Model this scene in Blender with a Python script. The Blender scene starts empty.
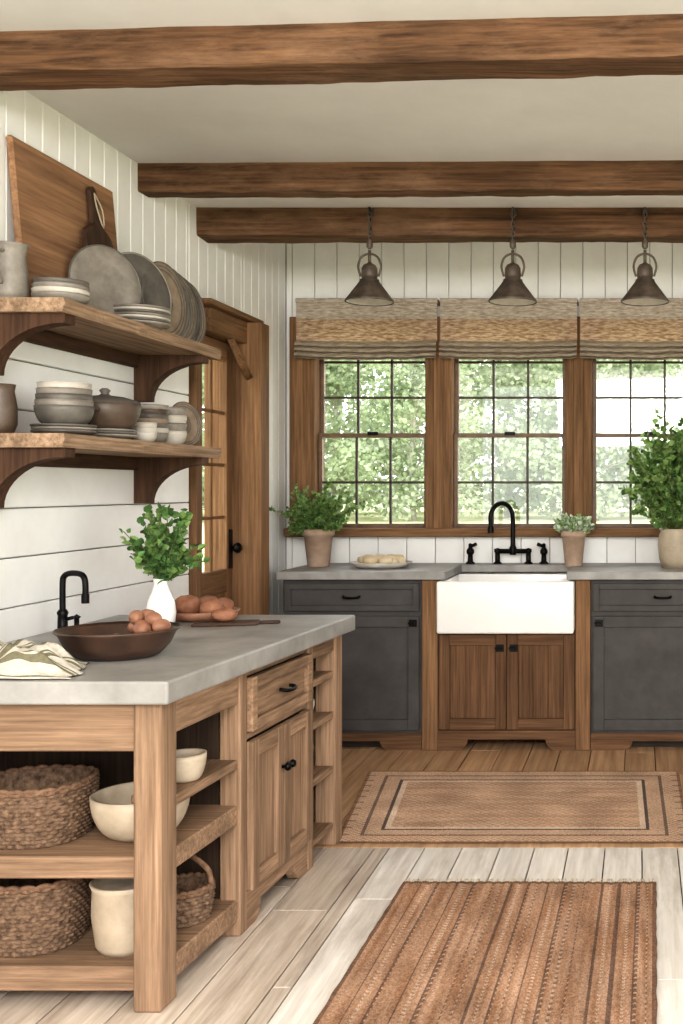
import bpy,bmesh,math,random
from math import sin,cos,pi,radians
from mathutils import Vector,Matrix,noise
random.seed(3)
R=random.Random(7)
def lin(h):
    h=h.lstrip('#'); o=[]
    for i in (0,2,4):
        c=int(h[i:i+2],16)/255
        o.append(c/12.92 if c<=.04045 else ((c+.055)/1.055)**2.4)
    return (o[0],o[1],o[2],1)
# ---------------------------------------------------------------- materials
MATS={}
def pm(name,c1,c2=None,scale=8,stretch=(1,1,1),rough=.6,metal=0,bump=.1,dist=.002,detail=5,lo=.3,hi=.7,island=0.0,distort=0,blotch=0,translucent=0,spec=.5,bscale=2.3,bstretch=None,wear=None,wearamt=.5):
    if name in MATS: return MATS[name]
    m=bpy.data.materials.new(name); m.use_nodes=True
    nt=m.node_tree; N=nt.nodes; L=nt.links
    b=N['Principled BSDF']; b.inputs['Roughness'].default_value=rough; b.inputs['Metallic'].default_value=metal
    b.inputs['Specular IOR Level'].default_value=spec
    c2=c2 or c1
    tc=N.new('ShaderNodeTexCoord'); mp=N.new('ShaderNodeMapping'); mp.inputs['Scale'].default_value=stretch
    L.new(tc.outputs['Object'],mp.inputs['Vector'])
    vec=mp.outputs['Vector']
    geo=N.new('ShaderNodeNewGeometry')
    off=None
    if island>0:
        add=N.new('ShaderNodeVectorMath'); add.operation='ADD'
        mul=N.new('ShaderNodeMath'); mul.operation='MULTIPLY'; mul.inputs[1].default_value=37.0
        L.new(geo.outputs['Random Per Island'],mul.inputs[0]); off=mul.outputs[0]
        L.new(vec,add.inputs[0]); L.new(off,add.inputs[1]); vec=add.outputs[0]
    no=N.new('ShaderNodeTexNoise'); no.inputs['Scale'].default_value=scale; no.inputs['Detail'].default_value=detail
    no.inputs['Roughness'].default_value=.62
    no.inputs['Distortion'].default_value=distort
    L.new(vec,no.inputs['Vector'])
    cr=N.new('ShaderNodeValToRGB'); cr.color_ramp.elements[0].position=lo; cr.color_ramp.elements[1].position=hi
    cr.color_ramp.elements[0].color=lin(c1); cr.color_ramp.elements[1].color=lin(c2)
    L.new(no.outputs['Fac'],cr.inputs['Fac'])
    col=cr.outputs['Color']
    if blotch>0:
        n2=N.new('ShaderNodeTexNoise'); n2.inputs['Scale'].default_value=bscale; n2.inputs['Detail'].default_value=5
        bv=tc.outputs['Object']
        if bstretch:
            m2=N.new('ShaderNodeMapping'); m2.inputs['Scale'].default_value=bstretch; L.new(bv,m2.inputs['Vector']); bv=m2.outputs[0]
            if off is not None:
                ad2=N.new('ShaderNodeVectorMath'); ad2.operation='ADD'; L.new(bv,ad2.inputs[0]); L.new(off,ad2.inputs[1]); bv=ad2.outputs[0]
        L.new(bv,n2.inputs['Vector'])
        mr=N.new('ShaderNodeMapRange'); mr.inputs[1].default_value=.3; mr.inputs[2].default_value=.7; mr.inputs[3].default_value=1-blotch; mr.inputs[4].default_value=1+blotch
        L.new(n2.outputs['Fac'],mr.inputs[0])
        hs=N.new('ShaderNodeHueSaturation'); L.new(mr.outputs[0],hs.inputs['Value']); L.new(col,hs.inputs['Color']); col=hs.outputs['Color']
        if wear:
            n3=N.new('ShaderNodeTexNoise'); n3.inputs['Scale'].default_value=bscale*.8; n3.inputs['Detail'].default_value=8; n3.inputs['Roughness'].default_value=.7
            ad3=N.new('ShaderNodeVectorMath'); ad3.operation='ADD'; ad3.inputs[1].default_value=(5.3,1.7,9.1); L.new(bv,ad3.inputs[0]); L.new(ad3.outputs[0],n3.inputs['Vector'])
            m3=N.new('ShaderNodeMapRange'); m3.inputs[1].default_value=.5; m3.inputs[2].default_value=.72; m3.inputs[3].default_value=0; m3.inputs[4].default_value=wearamt
            L.new(n3.outputs['Fac'],m3.inputs[0])
            mc=N.new('ShaderNodeMix'); mc.data_type='RGBA'; mc.inputs[7].default_value=lin(wear)
            L.new(m3.outputs[0],mc.inputs[0]); L.new(col,mc.inputs[6]); col=mc.outputs[2]
    if island>0:
        mr=N.new('ShaderNodeMapRange'); mr.inputs[3].default_value=1-island; mr.inputs[4].default_value=1+island
        L.new(geo.outputs['Random Per Island'],mr.inputs[0])
        hs=N.new('ShaderNodeHueSaturation'); L.new(mr.outputs[0],hs.inputs['Value']); L.new(col,hs.inputs['Color']); col=hs.outputs['Color']
    L.new(col,b.inputs['Base Color'])
    if bump>0:
        bp=N.new('ShaderNodeBump'); bp.inputs['Strength'].default_value=bump; bp.inputs['Distance'].default_value=dist*5
        L.new(no.outputs['Fac'],bp.inputs['Height']); L.new(bp.outputs['Normal'],b.inputs['Normal'])
    if translucent>0:
        t=N.new('ShaderNodeBsdfTranslucent'); mx=N.new('ShaderNodeMixShader'); mx.inputs[0].default_value=translucent
        L.new(col,t.inputs['Color']); L.new(b.outputs[0],mx.inputs[1]); L.new(t.outputs[0],mx.inputs[2])
        L.new(mx.outputs[0],N['Material Output'].inputs['Surface'])
    MATS[name]=m; return m
def wood(name,c1,c2,axis,scale=95,rough=.75,bump=.15,island=.10,blotch=.2,spec=.15,bl=.16,bscale=11,wear=None,wearamt=.5,st0=.03):
    st=[1,1,1]; st['xyz'.index(axis)]=st0
    bs=[1,1,1]; bs['xyz'.index(axis)]=bl
    return pm(name+'_'+axis,c1,c2,scale=scale,stretch=tuple(st),rough=rough,bump=bump,lo=.26,hi=.72,island=island,distort=.15,blotch=blotch,bscale=bscale,bstretch=tuple(bs),detail=6,spec=spec,wear=wear,wearamt=wearamt)
def wood3(n,c1,c2,**k): return {a:wood(n,c1,c2,a,**k) for a in 'xyz'}
BEAM=wood3('beam_wood','#33241a','#74563f',blotch=.32,scale=70,bump=.5,bl=.28,bscale=10,wear='#957760',wearamt=.5)
TIMB=wood3('timber','#5a432f','#927053',wear='#4a3a2e',wearamt=.45)
ISL=wood3('island_wood','#65503f','#a1846c',wear='#504034',wearamt=.6)
SINKW=wood3('sinkcab_wood','#483424','#7e5f47',wear='#3a2c23',wearamt=.4)
INNER_SHADE=wood3('inner_wood_shaded','#2b211b','#43352b')  # island wood darkened to paint the shade inside the open bays
SHELFE=wood3('shelf_wood','#665140','#b1967e',wear='#49392e',wearamt=.55)
BRK=wood3('bracket_wood','#382820','#5f4637',wear='#7a6252',wearamt=.3)
FLW=wood('floor_white','#bdb3a9','#eae4dd','y',scale=40,rough=.45,island=.06,blotch=.08,bump=.08,bscale=7,bl=.22,wear='#95877a',wearamt=.6,st0=.05)
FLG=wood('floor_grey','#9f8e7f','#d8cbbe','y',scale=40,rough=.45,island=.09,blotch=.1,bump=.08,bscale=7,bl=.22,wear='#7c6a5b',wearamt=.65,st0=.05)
FLB=wood('floor_brown','#9c7859','#cfac8a','y',scale=40,rough=.45,island=.1,bump=.1,blotch=.12,wear='#7d6049',wearamt=.4)
PAINT=pm('white_paint','#eae8e6','#f4f3f1',scale=5,rough=.55,bump=.03,island=.012)
PAINT2=pm('white_plaster','#cfcdca','#d8d6d3',scale=3,rough=.8,bump=.04)
GAP=pm('gap_dark','#77726d','#85807a',rough=.9,bump=0)
DARK=pm('dark_gap','#2c241e','#3a3029',rough=.9,bump=0)
GREY=pm('grey_cabinet','#464341','#53504f',scale=9,rough=.6,bump=.05,blotch=.05,spec=.2)
IRON=pm('black_iron','#0d0c0c','#191817',scale=20,rough=.42,metal=.7,bump=.05)
BRONZE=pm('aged_bronze','#3c342e','#75685e',scale=16,rough=.5,metal=.4,bump=.15)
STONE=pm('counter_stone','#767370','#a8a5a1',scale=6,rough=.42,bump=.06,blotch=.1,detail=10,spec=.35,lo=.25,hi=.75)
WHITE=pm('white_ceramic','#efede9','#f4f2ef',rough=.16,bump=0)
CREAM=pm('cream_ceramic','#9b8c79','#bcad99',scale=10,rough=.5,bump=.08)
OFFW=pm('offwhite_ceramic','#aaa299','#cbc5bc',scale=12,rough=.45,bump=.08)
GREYC=pm('grey_stoneware','#6f6861','#928b83',scale=16,rough=.5,bump=.1)
DGREY=pm('dark_stoneware','#4c4743','#6c6761',scale=14,rough=.45,bump=.1)
BRNC=pm('brown_stoneware','#40332a','#605045',scale=16,rough=.45,bump=.1)
PWOOD=pm('plate_wood','#7c6c5d','#a08e7c',scale=20,rough=.55,bump=.1)
TERRA=pm('terracotta','#9c8370','#bfa693',scale=10,rough=.8,bump=.15)
TERR2=pm('terracotta_red','#7f5643','#a5795f',scale=10,rough=.6,bump=.1)
CUT=wood('cutting_wood','#735340','#a88466','y',scale=60,rough=.55,island=0,wear='#5c4436',wearamt=.5)
CUTD=wood('cutting_dark','#32251d','#544035','z',scale=60,rough=.5,island=0)
CUTE=wood('serving_dark','#372a23','#55433a','x',scale=60,rough=.5,island=0)
BOWLW=pm('bowl_wood','#2d2019','#523c31',scale=12,stretch=(1,1,.4),rough=.4,bump=.1)
BREAD=pm('bread_crust','#764a37','#ad7b5e',scale=14,rough=.7,bump=.3,dist=.004)
EGG=pm('brown_eggshell','#7d5441','#a0755d',scale=30,rough=.5,bump=.05)
BREADL=pm('bread_light','#c2aa86','#e0d0b2',scale=14,rough=.8,bump=.4,dist=.004)
BASK=pm('wicker','#43342a','#8f7560',scale=60,rough=.8,bump=.5,lo=.3,hi=.75,spec=.15)
BASK2=pm('wicker_rim','#564135','#886c56',scale=50,rough=.8,bump=.4,spec=.15)
LEAF=pm('leaf_green','#5f803f','#9bb672',scale=14,rough=.5,bump=0,island=.3,translucent=.35)
LEAFD=pm('leaf_dark','#3d5e35','#6c9152',scale=14,rough=.5,bump=0,island=.3,translucent=.3)
LEAFP=pm('leaf_pale','#a9bd9f','#dbe2cd',scale=14,rough=.5,bump=0,island=.2,translucent=.2)
STEM=pm('stem','#5d7a41','#7a6a48',rough=.7,bump=0)
SOIL=pm('soil','#2b2019','#3d2e24',scale=40,rough=.95,bump=.4)
SH1=pm('shade_linen_glow','#9c7a62','#e6cbb2',scale=75,stretch=(.35,1,1.6),rough=.95,bump=.3,translucent=.45,lo=.34,hi=.66,spec=.05,detail=3)  # warmer tint paints the glow of window light through the middle band
SH0=pm('shade_header','#a39484','#ddd1c3',scale=75,stretch=(.35,1,1.6),rough=.95,bump=.3,translucent=.25,lo=.32,hi=.68,spec=.05,detail=3)
SH2=pm('shade_hem','#8b7d70','#c2b4a4',scale=75,stretch=(.3,1,2),rough=.95,bump=.3,translucent=.3,spec=.05,detail=3)
SASH=pm('sash_brown','#5c4937','#806650',scale=20,rough=.5,bump=.1)
MUNT=pm('muntin_brown','#382e26','#4a3d32',rough=.5,bump=0)
def glassmat():
    m=bpy.data.materials.new('window_glass'); m.use_nodes=True; nt=m.node_tree;N=nt.nodes;L=nt.links
    N.remove(N['Principled BSDF'])
    t=N.new('ShaderNodeBsdfTransparent'); g=N.new('ShaderNodeBsdfGlossy'); g.inputs['Roughness'].default_value=.02
    mx=N.new('ShaderNodeMixShader'); mx.inputs[0].default_value=.05
    L.new(t.outputs[0],mx.inputs[1]); L.new(g.outputs[0],mx.inputs[2]); L.new(mx.outputs[0],N['Material Output'].inputs['Surface'])
    return m
GLASS=glassmat()
def colmat(name,rough=.9,bump=0):
    m=bpy.data.materials.new(name); m.use_nodes=True; nt=m.node_tree;N=nt.nodes;L=nt.links
    b=N['Principled BSDF']; b.inputs['Roughness'].default_value=rough; b.inputs['Specular IOR Level'].default_value=.1
    a=N.new('ShaderNodeVertexColor'); a.layer_name='Col'
    no=N.new('ShaderNodeTexNoise'); no.inputs['Scale'].default_value=90; no.inputs['Detail'].default_value=4
    tc=N.new('ShaderNodeTexCoord'); L.new(tc.outputs['Object'],no.inputs['Vector'])
    mr=N.new('ShaderNodeMapRange'); mr.inputs[3].default_value=.7; mr.inputs[4].default_value=1.3; L.new(no.outputs['Fac'],mr.inputs[0])
    hs=N.new('ShaderNodeHueSaturation'); L.new(mr.outputs[0],hs.inputs['Value']); L.new(a.outputs['Color'],hs.inputs['Color'])
    L.new(hs.outputs['Color'],b.inputs['Base Color'])
    bp=N.new('ShaderNodeBump'); bp.inputs['Strength'].default_value=.4; bp.inputs['Distance'].default_value=.004
    L.new(no.outputs['Fac'],bp.inputs['Height']); L.new(bp.outputs['Normal'],b.inputs['Normal'])
    return m
CLOTHM=colmat('woven_cloth')
# ---------------------------------------------------------------- builder
def T(x,y,z): return Matrix.Translation((x,y,z))
def RZ(a): return Matrix.Rotation(radians(a),4,'Z')
def RX(a): return Matrix.Rotation(radians(a),4,'X')
def RY(a): return Matrix.Rotation(radians(a),4,'Y')
class B:
    def __init__(s,name): s.name=name; s.v=[];s.f=[];s.mi=[];s.sm=[];s.mats=[]
    def add(s,vs,fs,mat,smooth=False,M=None):
        if mat not in s.mats: s.mats.append(mat)
        k=s.mats.index(mat); o=len(s.v)
        if M is not None: vs=[M@Vector(v) for v in vs]
        s.v+= [tuple(v) for v in vs]
        for f in fs: s.f.append([i+o for i in f]); s.mi.append(k); s.sm.append(smooth)
    def box(s,x0,x1,y0,y1,z0,z1,mat,bev=.003,M=None,seg=1):
        if x0>x1:x0,x1=x1,x0
        if y0>y1:y0,y1=y1,y0
        if z0>z1:z0,z1=z1,z0
        bev=min(bev,(x1-x0)*.45,(y1-y0)*.45,(z1-z0)*.45)
        if bev<=0:
            vs=[(x,y,z) for x in(x0,x1) for y in(y0,y1) for z in(z0,z1)]
            s.add(vs,[(0,1,3,2),(4,6,7,5),(0,4,5,1),(2,3,7,6),(0,2,6,4),(1,5,7,3)],mat,M=M); return
        bm=bmesh.new(); bmesh.ops.create_cube(bm,size=1)
        for v in bm.verts: v.co=Vector(((x0+x1)/2+v.co.x*(x1-x0),(y0+y1)/2+v.co.y*(y1-y0),(z0+z1)/2+v.co.z*(z1-z0)))
        bmesh.ops.bevel(bm,geom=bm.edges[:],offset=bev,segments=seg,affect='EDGES',profile=.5)
        bm.verts.index_update()
        s.add([v.co.copy() for v in bm.verts],[[v.index for v in f.verts] for f in bm.faces],mat,smooth=seg>2,M=M); bm.free()
    def prism(s,poly,y0,y1,mat,M=None):
        n=len(poly); vs=[(p[0],y0,p[1]) for p in poly]+[(p[0],y1,p[1]) for p in poly]
        fs=[list(range(n)),list(range(2*n-1,n-1,-1))]+[[i,i+n,(i+1)%n+n,(i+1)%n] for i in range(n)]
        s.add(vs,fs,mat,M=M)
    def lathe(s,prof,mat,loc=(0,0,0),seg=36,M=None,smooth=True,rf=None):
        vs=[];fs=[];n=len(prof)
        for i in range(seg):
            a=2*pi*i/seg
            for (r,z) in prof:
                q=rf(a,z) if rf else 1
                vs.append((r*q*cos(a),r*q*sin(a),z))
        for i in range(seg):
            j=(i+1)%seg
            for k in range(n-1):
                if prof[k][0]<1e-6 and prof[k+1][0]<1e-6: continue
                fs.append([i*n+k,j*n+k,j*n+k+1,i*n+k+1])
        MM=T(*loc)@(M if M is not None else Matrix())
        s.add(vs,fs,mat,smooth,M=MM)
    def tube(s,pts,r,mat,seg=8,M=None,cat=0,closed=False):
        pts=[Vector(p) for p in pts]
        rs=r if isinstance(r,(list,tuple)) else [r]*len(pts)
        if cat:
            P=[];Q=[]
            n=len(pts)
            for i in range(n-1):
                p0=pts[max(i-1,0)];p1=pts[i];p2=pts[i+1];p3=pts[min(i+2,n-1)]
                for k in range(cat):
                    t=k/cat
                    P.append(.5*((2*p1)+(-p0+p2)*t+(2*p0-5*p1+4*p2-p3)*t*t+(-p0+3*p1-3*p2+p3)*t**3)); Q.append(rs[i]*(1-t)+rs[i+1]*t)
            P.append(pts[-1]);Q.append(rs[-1]); pts=P;rs=Q
        n=len(pts); vs=[];fs=[]
        tan=(pts[1]-pts[0]).normalized(); ref=Vector((0,0,1)) if abs(tan.z)<.9 else Vector((1,0,0))
        u=tan.cross(ref).normalized()
        for i in range(n):
            t=(pts[min(i+1,n-1)]-pts[max(i-1,0)])
            t=t.normalized() if t.length>1e-9 else tan
            u=(u-t*u.dot(t)); u=u.normalized() if u.length>1e-6 else t.orthogonal().normalized()
            w=t.cross(u)
            for k in range(seg):
                a=2*pi*k/seg; vs.append(pts[i]+(u*cos(a)+w*sin(a))*rs[i])
        for i in range(n-1):
            for k in range(seg):
                l=(k+1)%seg; fs.append([i*seg+k,i*seg+l,(i+1)*seg+l,(i+1)*seg+k])
        fs.append(list(range(seg))[::-1]); fs.append([(n-1)*seg+k for k in range(seg)])
        s.add(vs,fs,mat,True,M=M)
    def blob(s,c,rad,mat,amp=.08,fr=3,M=None,seed=0,sub=3):
        bm=bmesh.new(); bmesh.ops.create_icosphere(bm,subdivisions=sub,radius=1)
        for v in bm.verts:
            k=1+amp*noise.noise(v.co*fr+Vector((seed*7.3,seed,0)))
            v.co=Vector((v.co.x*rad[0]*k,v.co.y*rad[1]*k,v.co.z*rad[2]*k))
        bm.verts.index_update()
        MM=T(*c)@(M if M is not None else Matrix())
        s.add([v.co.copy() for v in bm.verts],[[v.index for v in f.verts] for f in bm.faces],mat,True,M=MM); bm.free()
    def leaf(s,p,d,L,w,mat,up=None):
        d=d.normalized(); up=up or Vector((R.uniform(-1,1),R.uniform(-1,1),R.uniform(-.2,1)))
        x=d.cross(up); x=x.normalized() if x.length>1e-5 else d.orthogonal().normalized()
        n=x.cross(d)
        h=.25*w
        pts=[p,p+d*L*.35+x*w+n*h,p+d*L*.72+x*w*.7+n*h,p+d*L-n*h*.6,p+d*L*.72-x*w*.7+n*h,p+d*L*.35-x*w+n*h]
        s.add(pts,[[0,1,2,3],[0,3,4,5]],mat,False)
    def finish(s,warp=None,origin=None):
        if warp: s.v=[warp(v) for v in s.v]
        if origin is None:
            xs=[v[0] for v in s.v];ys=[v[1] for v in s.v];zs=[v[2] for v in s.v]
            origin=((min(xs)+max(xs))/2,(min(ys)+max(ys))/2,min(zs))
        me=bpy.data.meshes.new(s.name)
        me.from_pydata([(v[0]-origin[0],v[1]-origin[1],v[2]-origin[2]) for v in s.v],[],s.f)
        for m in s.mats: me.materials.append(m)
        me.polygons.foreach_set('material_index',s.mi); me.polygons.foreach_set('use_smooth',s.sm)
        me.update()
        bm=bmesh.new(); bm.from_mesh(me); bmesh.ops.recalc_face_normals(bm,faces=bm.faces) ; bm.to_mesh(me); bm.free()
        ob=bpy.data.objects.new(s.name,me); ob.location=origin
        bpy.context.scene.collection.objects.link(ob); return ob
XW=-1.98; YB=6.15
# ---------------------------------------------------------------- floor
b=B('floor')
b.box(XW-.1,2.6,-1.5,6.3,-.12,-.012,DARK,0)
def planks(x0,x1,y0,y1,w,mat,lmin=1.0,lmax=2.2):
    x=x0
    while x<x1-.01:
        xe=min(x+w*R.uniform(.92,1.08),x1)
        if x1-xe<.04: xe=x1
        y=y0-R.uniform(0,1)*0.5
        while y<y1:
            ye=y+R.uniform(lmin,lmax)
            a=max(y,y0);c=min(ye,y1)
            if y1-c<.15: c=y1;ye=y1
            if c-a>.02: b.box(x+.002,xe-.002,a+.0015,c-.0015,-.02,0-R.uniform(0,.0008),mat,.002)
            y=ye
        x=xe
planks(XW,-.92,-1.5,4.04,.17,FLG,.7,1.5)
planks(-.92,2.5,-1.5,4.04,.135,FLW,1.1,2.4)
b.box(XW,2.5,4.042,4.10,-.02,0,FLB,.0015)
planks(XW,2.5,4.102,6.15,.16,FLB)
b.finish(origin=(0,0,0))
# ---------------------------------------------------------------- walls
DY0,DY1,DZ=4.92,5.38,2.03
b=B('wall_left')
b.box(XW-.14,XW-.016,-1.5,DY0,0,2.95,GAP,0)
b.box(XW-.14,XW-.016,DY1,6.3,0,2.95,GAP,0)
b.box(XW-.14,XW-.016,DY0,DY1,DZ,2.95,GAP,0)
z=0.0
while z<1.87:
    ze=min(z+.157,1.885); b.box(XW-.016,XW,-1.5,4.83,z+.002,ze-.002,PAINT,.003); z=ze
def vboards_left(y0,y1,z0,z1,w=.105):
    y=y0
    while y<y1-.005:
        ye=min(y+w,y1); b.box(XW-.016,XW,y+.0015,ye-.0015,z0,z1,PAINT,.003); y=ye
vboards_left(-1.5,4.83,1.887,2.95)
vboards_left(4.83,5.5,2.13,2.95)
vboards_left(5.5,6.15,0,2.95)
b.finish(origin=(0,0,0))
WX0,WX1,WZ0,WZ1=-1.945,.52,1.06,2.27
b=B('wall_back')
b.box(XW-.14,WX0,YB+.016,6.3,0,2.95,GAP,0)
b.box(WX1,2.6,YB+.016,6.3,0,2.95,GAP,0)
b.box(WX0,WX1,YB+.016,6.3,WZ1,2.95,GAP,0)
b.box(WX0,WX1,YB+.016,6.3,0,WZ0,GAP,0)
def vb(x0,x1,z0,z1,w=.125,mat=PAINT):
    x=x0
    while x<x1-.005:
        xe=min(x+w,x1); b.box(x+.0015,xe-.0015,YB,YB+.016,z0,z1,mat,.003); x=xe
vb(XW,WX0,0,2.95); vb(WX0,WX1,WZ1,2.95); vb(WX0,WX1,0,WZ0,.16); vb(WX1,2.5,0,2.95)
b.finish(origin=(0,0,0))
b=B('wall_right'); b.box(2.5,2.62,2.6,6.3,0,2.95,PAINT2,0); b.finish()
b=B('ceiling')
b.box(XW-.14,2.62,-1.5,4.40,2.6,2.98,PAINT2,0)
b.box(XW-.14,2.62,4.40,5.05,2.572,2.98,PAINT,0)
b.box(XW-.14,2.62,5.05,6.3,2.8,2.98,PAINT2,0)
b.finish(origin=(0,0,0))
def beam(name,y0,y1,z0,z1,rot=0,x0=XW,x1=2.5):
    b=B(name)
    n=140; vs=[];fs=[]
    prof=[(y0+.006,z0),(y1-.006,z0),(y1,z0+.006),(y1,z1),(y0,z1),(y0,z0*.5+z1*.5),(y0,z0+.006)]
    for i in range(n+1):
        x=x0+(x1-x0)*i/n
        for (y,z) in prof:
            k=noise.noise(Vector((x*5,y*30,z*30)))*.005+noise.noise(Vector((x*23,y*30,z*40)))*.0025
            zz=z+(k if z<z1-.01 else 0)+(noise.noise(Vector((x*11,y*9,3)))*.003 if z<z1-.01 else 0)
            vs.append((x,y+k*.8+math.tan(radians(rot))*(-x)*.5,zz))
    m=len(prof)
    for i in range(n):
        for k in range(m):
            l=(k+1)%m; fs.append([i*m+k,i*m+l,(i+1)*m+l,(i+1)*m+k])
    fs.append(list(range(m))); fs.append([n*m+k for k in range(m)][::-1])
    b.add(vs,fs,BEAM['x']); return b.finish()
beam('ceiling_beam',2.975,3.13,2.490,2.6,rot=7)
beam('ceiling_beam',4.30,4.40,2.487,2.6,rot=2)
beam('ceiling_beam',4.91,5.048,2.445,2.572)
b=B('baseboard_left'); b.box(XW,XW+.016,2.0,2.70,0,.12,PAINT); b.box(XW,XW+.016,4.2,4.83,0,.12,PAINT); b.finish()
# ---------------------------------------------------------------- windows
b=B('trim_1')
for (x0,x1) in ((WX0,-1.805),(-1.19,-1.045),(-.415,-.268),(.355,WX1)):
    b.box(x0,x1,6.10,6.30,WZ0,WZ1,TIMB['z'],.004)
    if x0!=WX0 and x1!=WX1:
        c=(x0+x1)/2; b.box(c-.028,c+.028,6.088,6.10,WZ0,WZ1,TIMB['z'],.004)
b.box(WX0,WX1,6.11,6.30,2.19,WZ1,TIMB['x'],.004)
b.box(WX0-.02,WX1+.03,6.06,6.30,1.05,1.098,TIMB['x'],.006)
b.finish()
def window(name,x0,x1):
    b=B(name); z0,z1=1.098,2.19; zm=1.615
    for (a,c,yy) in ((z0,zm+.012,6.17),(zm-.012,z1,6.205)):
        f=.022
        b.box(x0,x0+f,yy,yy+.035,a,c,SASH,.003); b.box(x1-f,x1,yy,yy+.035,a,c,SASH,.003)
        b.box(x0+f,x1-f,yy,yy+.035,a,a+f,SASH,.003); b.box(x0+f,x1-f,yy,yy+.035,c-f,c,SASH,.003)
        for k in (1,2):
            xx=x0+f+(x1-x0-2*f)*k/3; b.box(xx-.0065,xx+.0065,yy+.008,yy+.028,a+f,c-f,MUNT,.002)
        if yy<6.19: b.box(x0+f,x1-f,yy+.008,yy+.028,1.345,1.358,MUNT,.002)
        else:
            for q in (1.83,2.03): b.box(x0+f,x1-f,yy+.008,yy+.028,q-.0065,q+.0065,MUNT,.002)
        b.box(x0+f,x1-f,yy+.017,yy+.019,a+f,c-f,GLASS,0)
    b.box((x0+x1)/2-.03,(x0+x1)/2+.03,6.16,6.172,zm,zm+.02,IRON,.003)
    b.finish()
window('window_1',-1.805,-1.19); window('window_2',-1.045,-.415); window('window_3',-.268,.355)
def shade(x0,x1):
    b=B('roman_shade'); nx=60
    prof=[(6.03,2.345),(6.03,2.262),(6.026,2.255),(6.03,2.248),(6.03,2.13)]
    for i in range(1,4):
        z=2.13-.028*i
        prof+=[(6.002-.002*i,z+.010),(5.996-.002*i,z-.004),(6.022,z-.008)]
    prof+=[(6.0,2.035),(6.012,2.03)]
    vs=[];n=len(prof); groups={0:[],1:[],2:[]}
    for i in range(nx+1):
        t=i/nx; x=x0+(x1-x0)*t; sag=.010*sin(pi*t)+.004*noise.noise(Vector((x*9,0,0)))
        for (y,z) in prof:
            w=max(0,(2.345-z)/.3); vs.append((x,y+.004*noise.noise(Vector((x*14,z*20,2)))*w,z-sag*w+.003*w*noise.noise(Vector((x*25,z*8,5)))))
    for i in range(nx):
        for k in range(n-1):
            g=0 if k<3 else (1 if k<4 else 2)
            groups[g].append([i*n+k,(i+1)*n+k,(i+1)*n+k+1,i*n+k+1])
    b.add(vs,groups[0],SH0); b.add(vs,groups[1],SH1); b.add(vs,groups[2],SH2)
    b.box(x0-.003,x1+.003,6.02,6.145,2.335,2.36,SH0,.004)
    b.finish()
shade(-1.885,-1.112); shade(-1.095,-.345); shade(-.328,.42)
# ---------------------------------------------------------------- door
b=B('trim_2')
b.box(XW-.15,XW+.02,4.86,DY0+.006,0,2.13,TIMB['z'],.003)
b.box(XW-.15,XW+.13,DY1-.006,5.49,0,2.13,TIMB['z'],.003)
b.box(XW-.15,XW+.06,DY0,DY1,DZ-.006,2.13,TIMB['y'],.003)
b.box(XW,XW+.10,4.83,5.50,2.13,2.155,TIMB['y'],.004)
b.tube([(XW+.07,5.37,1.86),(XW+.04,5.20,2.03)],.022,TIMB['y'],seg=4)
b.finish()
b=B('door_1'); x0,x1=XW-.05,XW-.01
D0,D1,D2=DY0+.009,DY1-.009,DZ-.010
b.box(x0,x1,D0,D0+.055,.005,D2,TIMB['z']); b.box(x0,x1,D1-.07,D1,.005,D2,TIMB['z'])
b.box(x0,x1,D0+.055,D1-.07,D2-.09,D2,TIMB['y']); b.box(x0,x1,D0+.055,D1-.07,.82,.93,TIMB['y']); b.box(x0,x1,D0+.055,D1-.07,.005,.2,TIMB['y'])
b.box(x0+.012,x1-.012,D0+.055,D1-.07,.2,.82,TIMB['z'],.001)
yc=(DY0+DY1)/2; b.box(x0+.018,x1-.012,yc-.010,yc+.004,.93,D2-.09,TIMB['z'],.002)
for k in (1,2,3):
    zz=.93+(D2-.09-.93)*k/4; b.box(x0+.018,x1-.012,D0+.055,D1-.07,zz-.008,zz+.008,TIMB['y'],.002)
b.box(x0+.018,x0+.02,D0+.055,D1-.07,.93,D2-.09,GLASS,0)
b.box(x1,x1+.006,DY1-.06,DY1-.02,.93,1.12,IRON,.002)
b.lathe([(0,.05),(.012,.05),(.024,.04),(.026,.03),(.02,.018),(.009,.012),(.009,0)],IRON,loc=(x1+.005,DY1-.04,1.03),M=RY(90),seg=16)
b.finish()
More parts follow.
